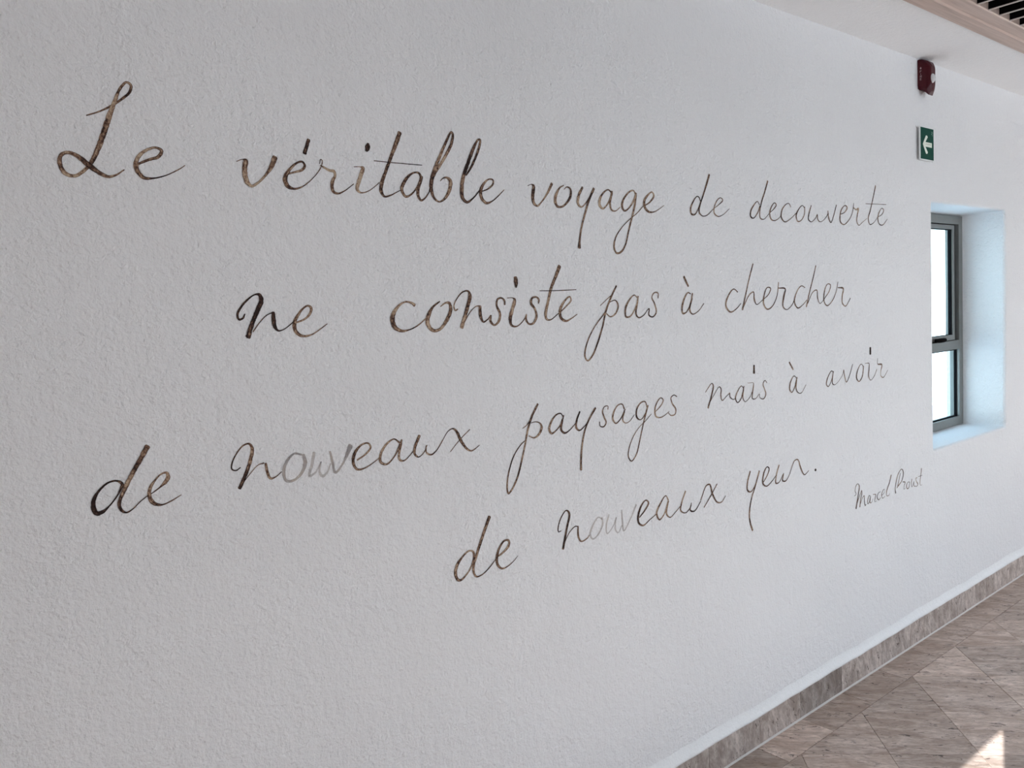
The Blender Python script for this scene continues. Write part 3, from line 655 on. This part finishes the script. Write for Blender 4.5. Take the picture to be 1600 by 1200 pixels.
  [(0.55, 1, '12592,9632,44 12814,9711,62 13016,9861,78 13011,9982,57 12861,10004,55 12688,9848,72 12587,9634,88 12592,9438,77 12731,9285,54 12923,9293,34 13151,9392,24 13298,9500,14')],
 ]),
 ('R_', 'nouveaux', [
  [(0.7, 1, '14917,9838,27 14814,9834,33 14808,9964,42 14942,10221,41 15140,10378,39 15258,10261,77 15126,9846,78 14953,9311,85'),
   (0.5, 1, '14995,9432,28 15224,9721,27 15459,9854,30 15543,9837,31'),
   (0.4, 1, '15572,9831,57 15568,9542,68 15665,9372,46 15922,9411,37 15999,9475,28')],
  [(0.2, 0.38, '16558,9841,37 16398,9927,42 16163,9734,66 16037,9493,73 16138,9337,47 16367,9422,57 16573,9703,69 16547,9897,58')],
  [(0.2, 0.38, '16852,9918,54 16719,9618,62 16742,9368,43 17023,9555,37 17153,9775,39'),
   (0.2, 0.36, '17153,9775,39 17094,9431,60 17203,9297,42 17387,9479,38')],
  [(0.2, 0.42, '17399,9947,54 17417,9584,62 17455,9299,48 17779,9621,47 18044,9989,72')],
  [(0.65, 1, '18183,9568,44 18442,9743,62 18620,9936,68 18501,10043,42 18286,9914,72 18120,9609,92 18133,9409,74 18332,9283,52 18631,9392,34 18979,9523,28')],
  [(0.4, 1, '19562,9844,57 19439,10012,37 19167,9803,65 18980,9551,78 19096,9309,51 19319,9426,50 19560,9816,70'),
   (0.4, 1, '19541,9790,71 19451,9429,67 19619,9279,36 19893,9400,30 20126,9532,31')],
  [(0.4, 1, '20424,9980,63 20223,9661,64 20146,9409,56 20385,9273,31 20671,9427,34 20696,9542,38'),
   (0.6, 1, '20695,9524,38 20637,9313,55 20849,9242,44 21194,9508,34')],
  [(0.5, 1, '21196,9538,37 21507,9968,44 21701,9976,58 21831,9634,75 22062,9314,54 22309,9267,37 22551,9440,27'),
   (0.5, 1, '22093,9927,45 21730,9591,45 21354,9265,35')],
 ]),
 ('R_', 'yeux', [
  [(0.4, 1, '24018,10042,75 23840,9686,76 23826,9399,73 24039,9316,46 24323,9538,51 24477,9772,43'),
   (0.5, 1, '24564,9966,77 24285,9447,65 24024,9008,66 23892,8515,76 23933,8215,80 24060,7908,86')],
  [(0.6, 1, '24765,9494,40 25059,9740,52 25182,9950,56 25049,10038,40 24837,9842,78 24765,9494,73 24984,9343,40 25332,9462,35 25630,9644,28')],
  [(0.4, 1, '25820,9981,69 25630,9644,70 25582,9352,59 25792,9349,37 26100,9633,32'),
   (0.4, 1, '26098,9600,48 26029,9375,61 26230,9327,44 26541,9574,31')],
  [(0.4, 1, '26516,9564,34 26838,9977,41 27084,9986,49 27257,9649,71 27495,9347,42 27817,9454,27')],
  [(1, 11, '28253,9404,70 28292,9398,118 28343,9389,70')],
 ]),
 ('S', 'signature_given', [
  [(0.6, 1, '31214,7830,37 31376,7883,65 31289,8039,73 31387,8244,81 31550,8286,56 31639,8165,129 31560,7873,150 31468,7607,158 31347,7289,205'),
   (0.5, 1, '31431,7473,79 31649,7762,86 31841,7952,69 31837,7822,123 31737,7604,113 31657,7299,142'),
   (0.5, 1, '31708,7420,69 31926,7664,72 32044,7689,73 32038,7500,109 32102,7278,104 32198,7303,37')],
  [(0.45, 1, '32565,7594,38 32446,7620,65 32322,7471,96 32317,7304,70 32437,7329,69 32563,7546,94'),
   (0.5, 1, '32564,7570,97 32523,7313,87 32652,7300,50 32777,7434,44')],
  [(0.4, 1, '32783,7614,52 33025,7562,66 32946,7402,79 32919,7286,50 33090,7278,25')],
  [(0.8, 1, '33445,7615,47 33271,7585,61 33143,7439,118 33262,7295,76 33462,7355,39')],
  [(0.5, 1, '33514,7419,42 33767,7520,52 33796,7657,44 33670,7636,67 33540,7463,101 33610,7303,55 33837,7340,35')],
  [(0.4, 1, '34420,8171,151 34258,7877,137 34074,7662,125 33968,7484,123 33989,7344,66 34192,7324,50 34271,7404,37')],
 ]),
 ('S', 'signature_family', [
  [(0.5, 1, '34811,7306,158 34774,7488,116 34877,7820,114 35068,8113,100 35379,8283,66 35545,8135,134 35513,7913,127 35365,7736,86 35054,7588,116 34921,7511,56'),
   (0.4, 1, '35279,8116,73 35140,7850,93 35002,7598,103')],
  [(0.6, 1, '35481,7690,60 35721,7624,100 35620,7489,75 35590,7342,51 35741,7366,25')],
  [(0.6, 1, '36154,7574,37 35963,7582,60 35851,7448,121 35913,7305,85 36066,7334,89 36153,7562,88')],
  [(0.5, 1, '36375,7665,100 36316,7469,99 36367,7306,46 36519,7434,60 36566,7529,55'),
   (0.5, 1, '36565,7516,66 36572,7322,78 36727,7269,31')],
  [(0.5, 1, '36903,7640,42 36763,7625,87 36815,7486,79 36952,7333,110 36838,7249,54 36683,7302,26')],
  [(0.4, 1, '37346,7995,127 37283,7745,115 37210,7496,103 37178,7319,86 37261,7219,37 37392,7243,26'),
   (0.5, 1, '37016,7665,39 37214,7665,50 37413,7671,34')],
 ]),
]

def catmull(P, n=7):
    out = []
    for i in range(len(P) - 1):
        p0 = P[max(i - 1, 0)]; p1 = P[i]; p2 = P[i + 1]; p3 = P[min(i + 2, len(P) - 1)]
        if i == 0: p0 = tuple(2 * a - b for a, b in zip(p1, p2))
        if i + 2 > len(P) - 1: p3 = tuple(2 * b - a for a, b in zip(p1, p2))
        def dd(a, b): return max(1e-5, math.sqrt(math.hypot(a[0] - b[0], a[1] - b[1])))
        t0 = 0; t1 = t0 + dd(p0, p1); t2 = t1 + dd(p1, p2); t3 = t2 + dd(p2, p3)
        for s in range(n if i < len(P) - 2 else n + 1):
            t = t1 + (t2 - t1) * s / n; r = []
            for c in range(3):
                a1 = (t1 - t) / (t1 - t0) * p0[c] + (t - t0) / (t1 - t0) * p1[c]; a2 = (t2 - t) / (t2 - t1) * p1[c] + (t - t1) / (t2 - t1) * p2[c]; a3 = (t3 - t) / (t3 - t2) * p2[c] + (t - t2) / (t3 - t2) * p3[c]
                b1 = (t2 - t) / (t2 - t0) * a1 + (t - t0) / (t2 - t0) * a2; b2 = (t3 - t) / (t3 - t1) * a2 + (t - t1) / (t3 - t1) * a3
                r.append((t2 - t) / (t2 - t1) * b1 + (t - t1) / (t2 - t1) * b2)
            if s < n or i == len(P) - 2: out.append(tuple(r))
    return out
IR = random.Random(5)
def letter_mesh(strokes, lay):
    V, F, UV, DK, OP = [], [], [], [], []
    for si, (d, a, s) in enumerate(strokes):
        P = [tuple(float(q) * 1e-4 for q in p.split(',')) for p in s.split()]
        P = catmull(P)
        n = len(P); u = IR.uniform(0, 30); ph = IR.uniform(0, 6); y = -(0.0006 + 0.00012 * (lay % 4) + 0.0001 * si)
        base = len(V); row = []
        for i, (x, z, wd) in enumerate(P):
            q0 = P[max(0, i - 1)]; q1 = P[min(n - 1, i + 1)]; tx, tz = q1[0] - q0[0], q1[1] - q0[1]; L = math.hypot(tx, tz) or 1; tx /= L; tz /= L
            wd = max(wd, 0.0016) * INKW
            if i: u += math.hypot(x - P[i - 1][0], z - P[i - 1][1])
            k = 1.0
            row.append((x, z, tx, tz, wd * k, u))
        x, z, tx, tz, wd, uu = row[0]; row.insert(0, (x - tx * wd * .22, z - tz * wd * .22, tx, tz, wd * .62, uu - wd * .22))
        x, z, tx, tz, wd, uu = row[-1]; row.append((x + tx * wd * .22, z + tz * wd * .22, tx, tz, wd * .62, uu + wd * .22))
        m = len(row)
        for i, (x, z, tx, tz, wd, uu) in enumerate(row):
            yy = y - 0.00025 * i / m
            V += [(x - tz * wd / 2, yy, z + tx * wd / 2), (x + tz * wd / 2, yy, z - tx * wd / 2)]
            UV += [(uu, 1.0), (uu, -1.0)]
            dk = d + 0.10 + 0.16 * math.sin(uu * 38 + ph) + 0.10 * math.sin(uu * 90 + 2 * ph) + (0.18 if wd < 0.0045 else 0)
            DK += [dk, dk]; OP += [a, a]
            if i: F.append((base + 2 * i - 2, base + 2 * i - 1, base + 2 * i + 1, base + 2 * i))
    me = bpy.data.meshes.new('letter'); me.from_pydata(V, [], F)
    uvl = me.uv_layers.new(name='stroke')
    for lp in me.loops: uvl.data[lp.index].uv = UV[lp.vertex_index]
    for nm, dat in (('dark', DK), ('opacity', OP)):
        at = me.attributes.new(nm, 'FLOAT', 'POINT')
        for i, v_ in enumerate(dat): at.data[i].value = v_
    me.materials.append(M['ink']); return me
INKW = 1.0
quote = thing('painted_quotation', 'four lines of large brown cursive French handwriting brushed across the white wall', 'lettering', (0.3, -0.0005, 0.8))
sign_ = thing('painted_signature', 'small thin cursive name written low on the wall under the end of the quotation', 'lettering', (3.1, -0.0005, 1.0))
LINES = {'Q': ('in the upper half', quote), 'R': ('in the third line', quote), 'R_': ('in the last line', quote), 'S': ('', sign_)}
lay = 0
for l, wname, letters in INK:
    par = LINES[l][1]; INKW = 0.58 if l == 'S' else 1.1
    wo = bpy.data.objects.new('word', None); C.objects.link(wo); wo.parent = par
    f = [float(q) * 1e-4 for q in letters[0][0][2].split()[0].split(',')]
    wo.location = Vector((f[0], -0.0005, f[1])) - par.location
    if l == 'S': wo['label'] = 'faint thin ' + ('first' if 'given' in wname else 'last') + ' word of the signature'
    else: wo['label'] = 'brown cursive word "%s" %s' % (wname, LINES[l][0])
    if wname == 'nouveaux': wo['label'] = 'brown cursive word "nouveaux" with rubbed pale letters ' + LINES[l][0]
    for st in letters:
        mark = st[0][1] > 5
        if mark: st = [(st[0][0], st[0][1] - 10, st[0][2])]
        if l == 'S': st = [(d_, 0.8, s_) for d_, a_, s_ in st]
        me = letter_mesh(st, lay); lay += 1
        me.transform(Matrix.Translation(-Vector((f[0], -0.0005, f[1]))))
        o = bpy.data.objects.new('accent_mark' if mark else 'letter', me); C.objects.link(o); o.parent = wo
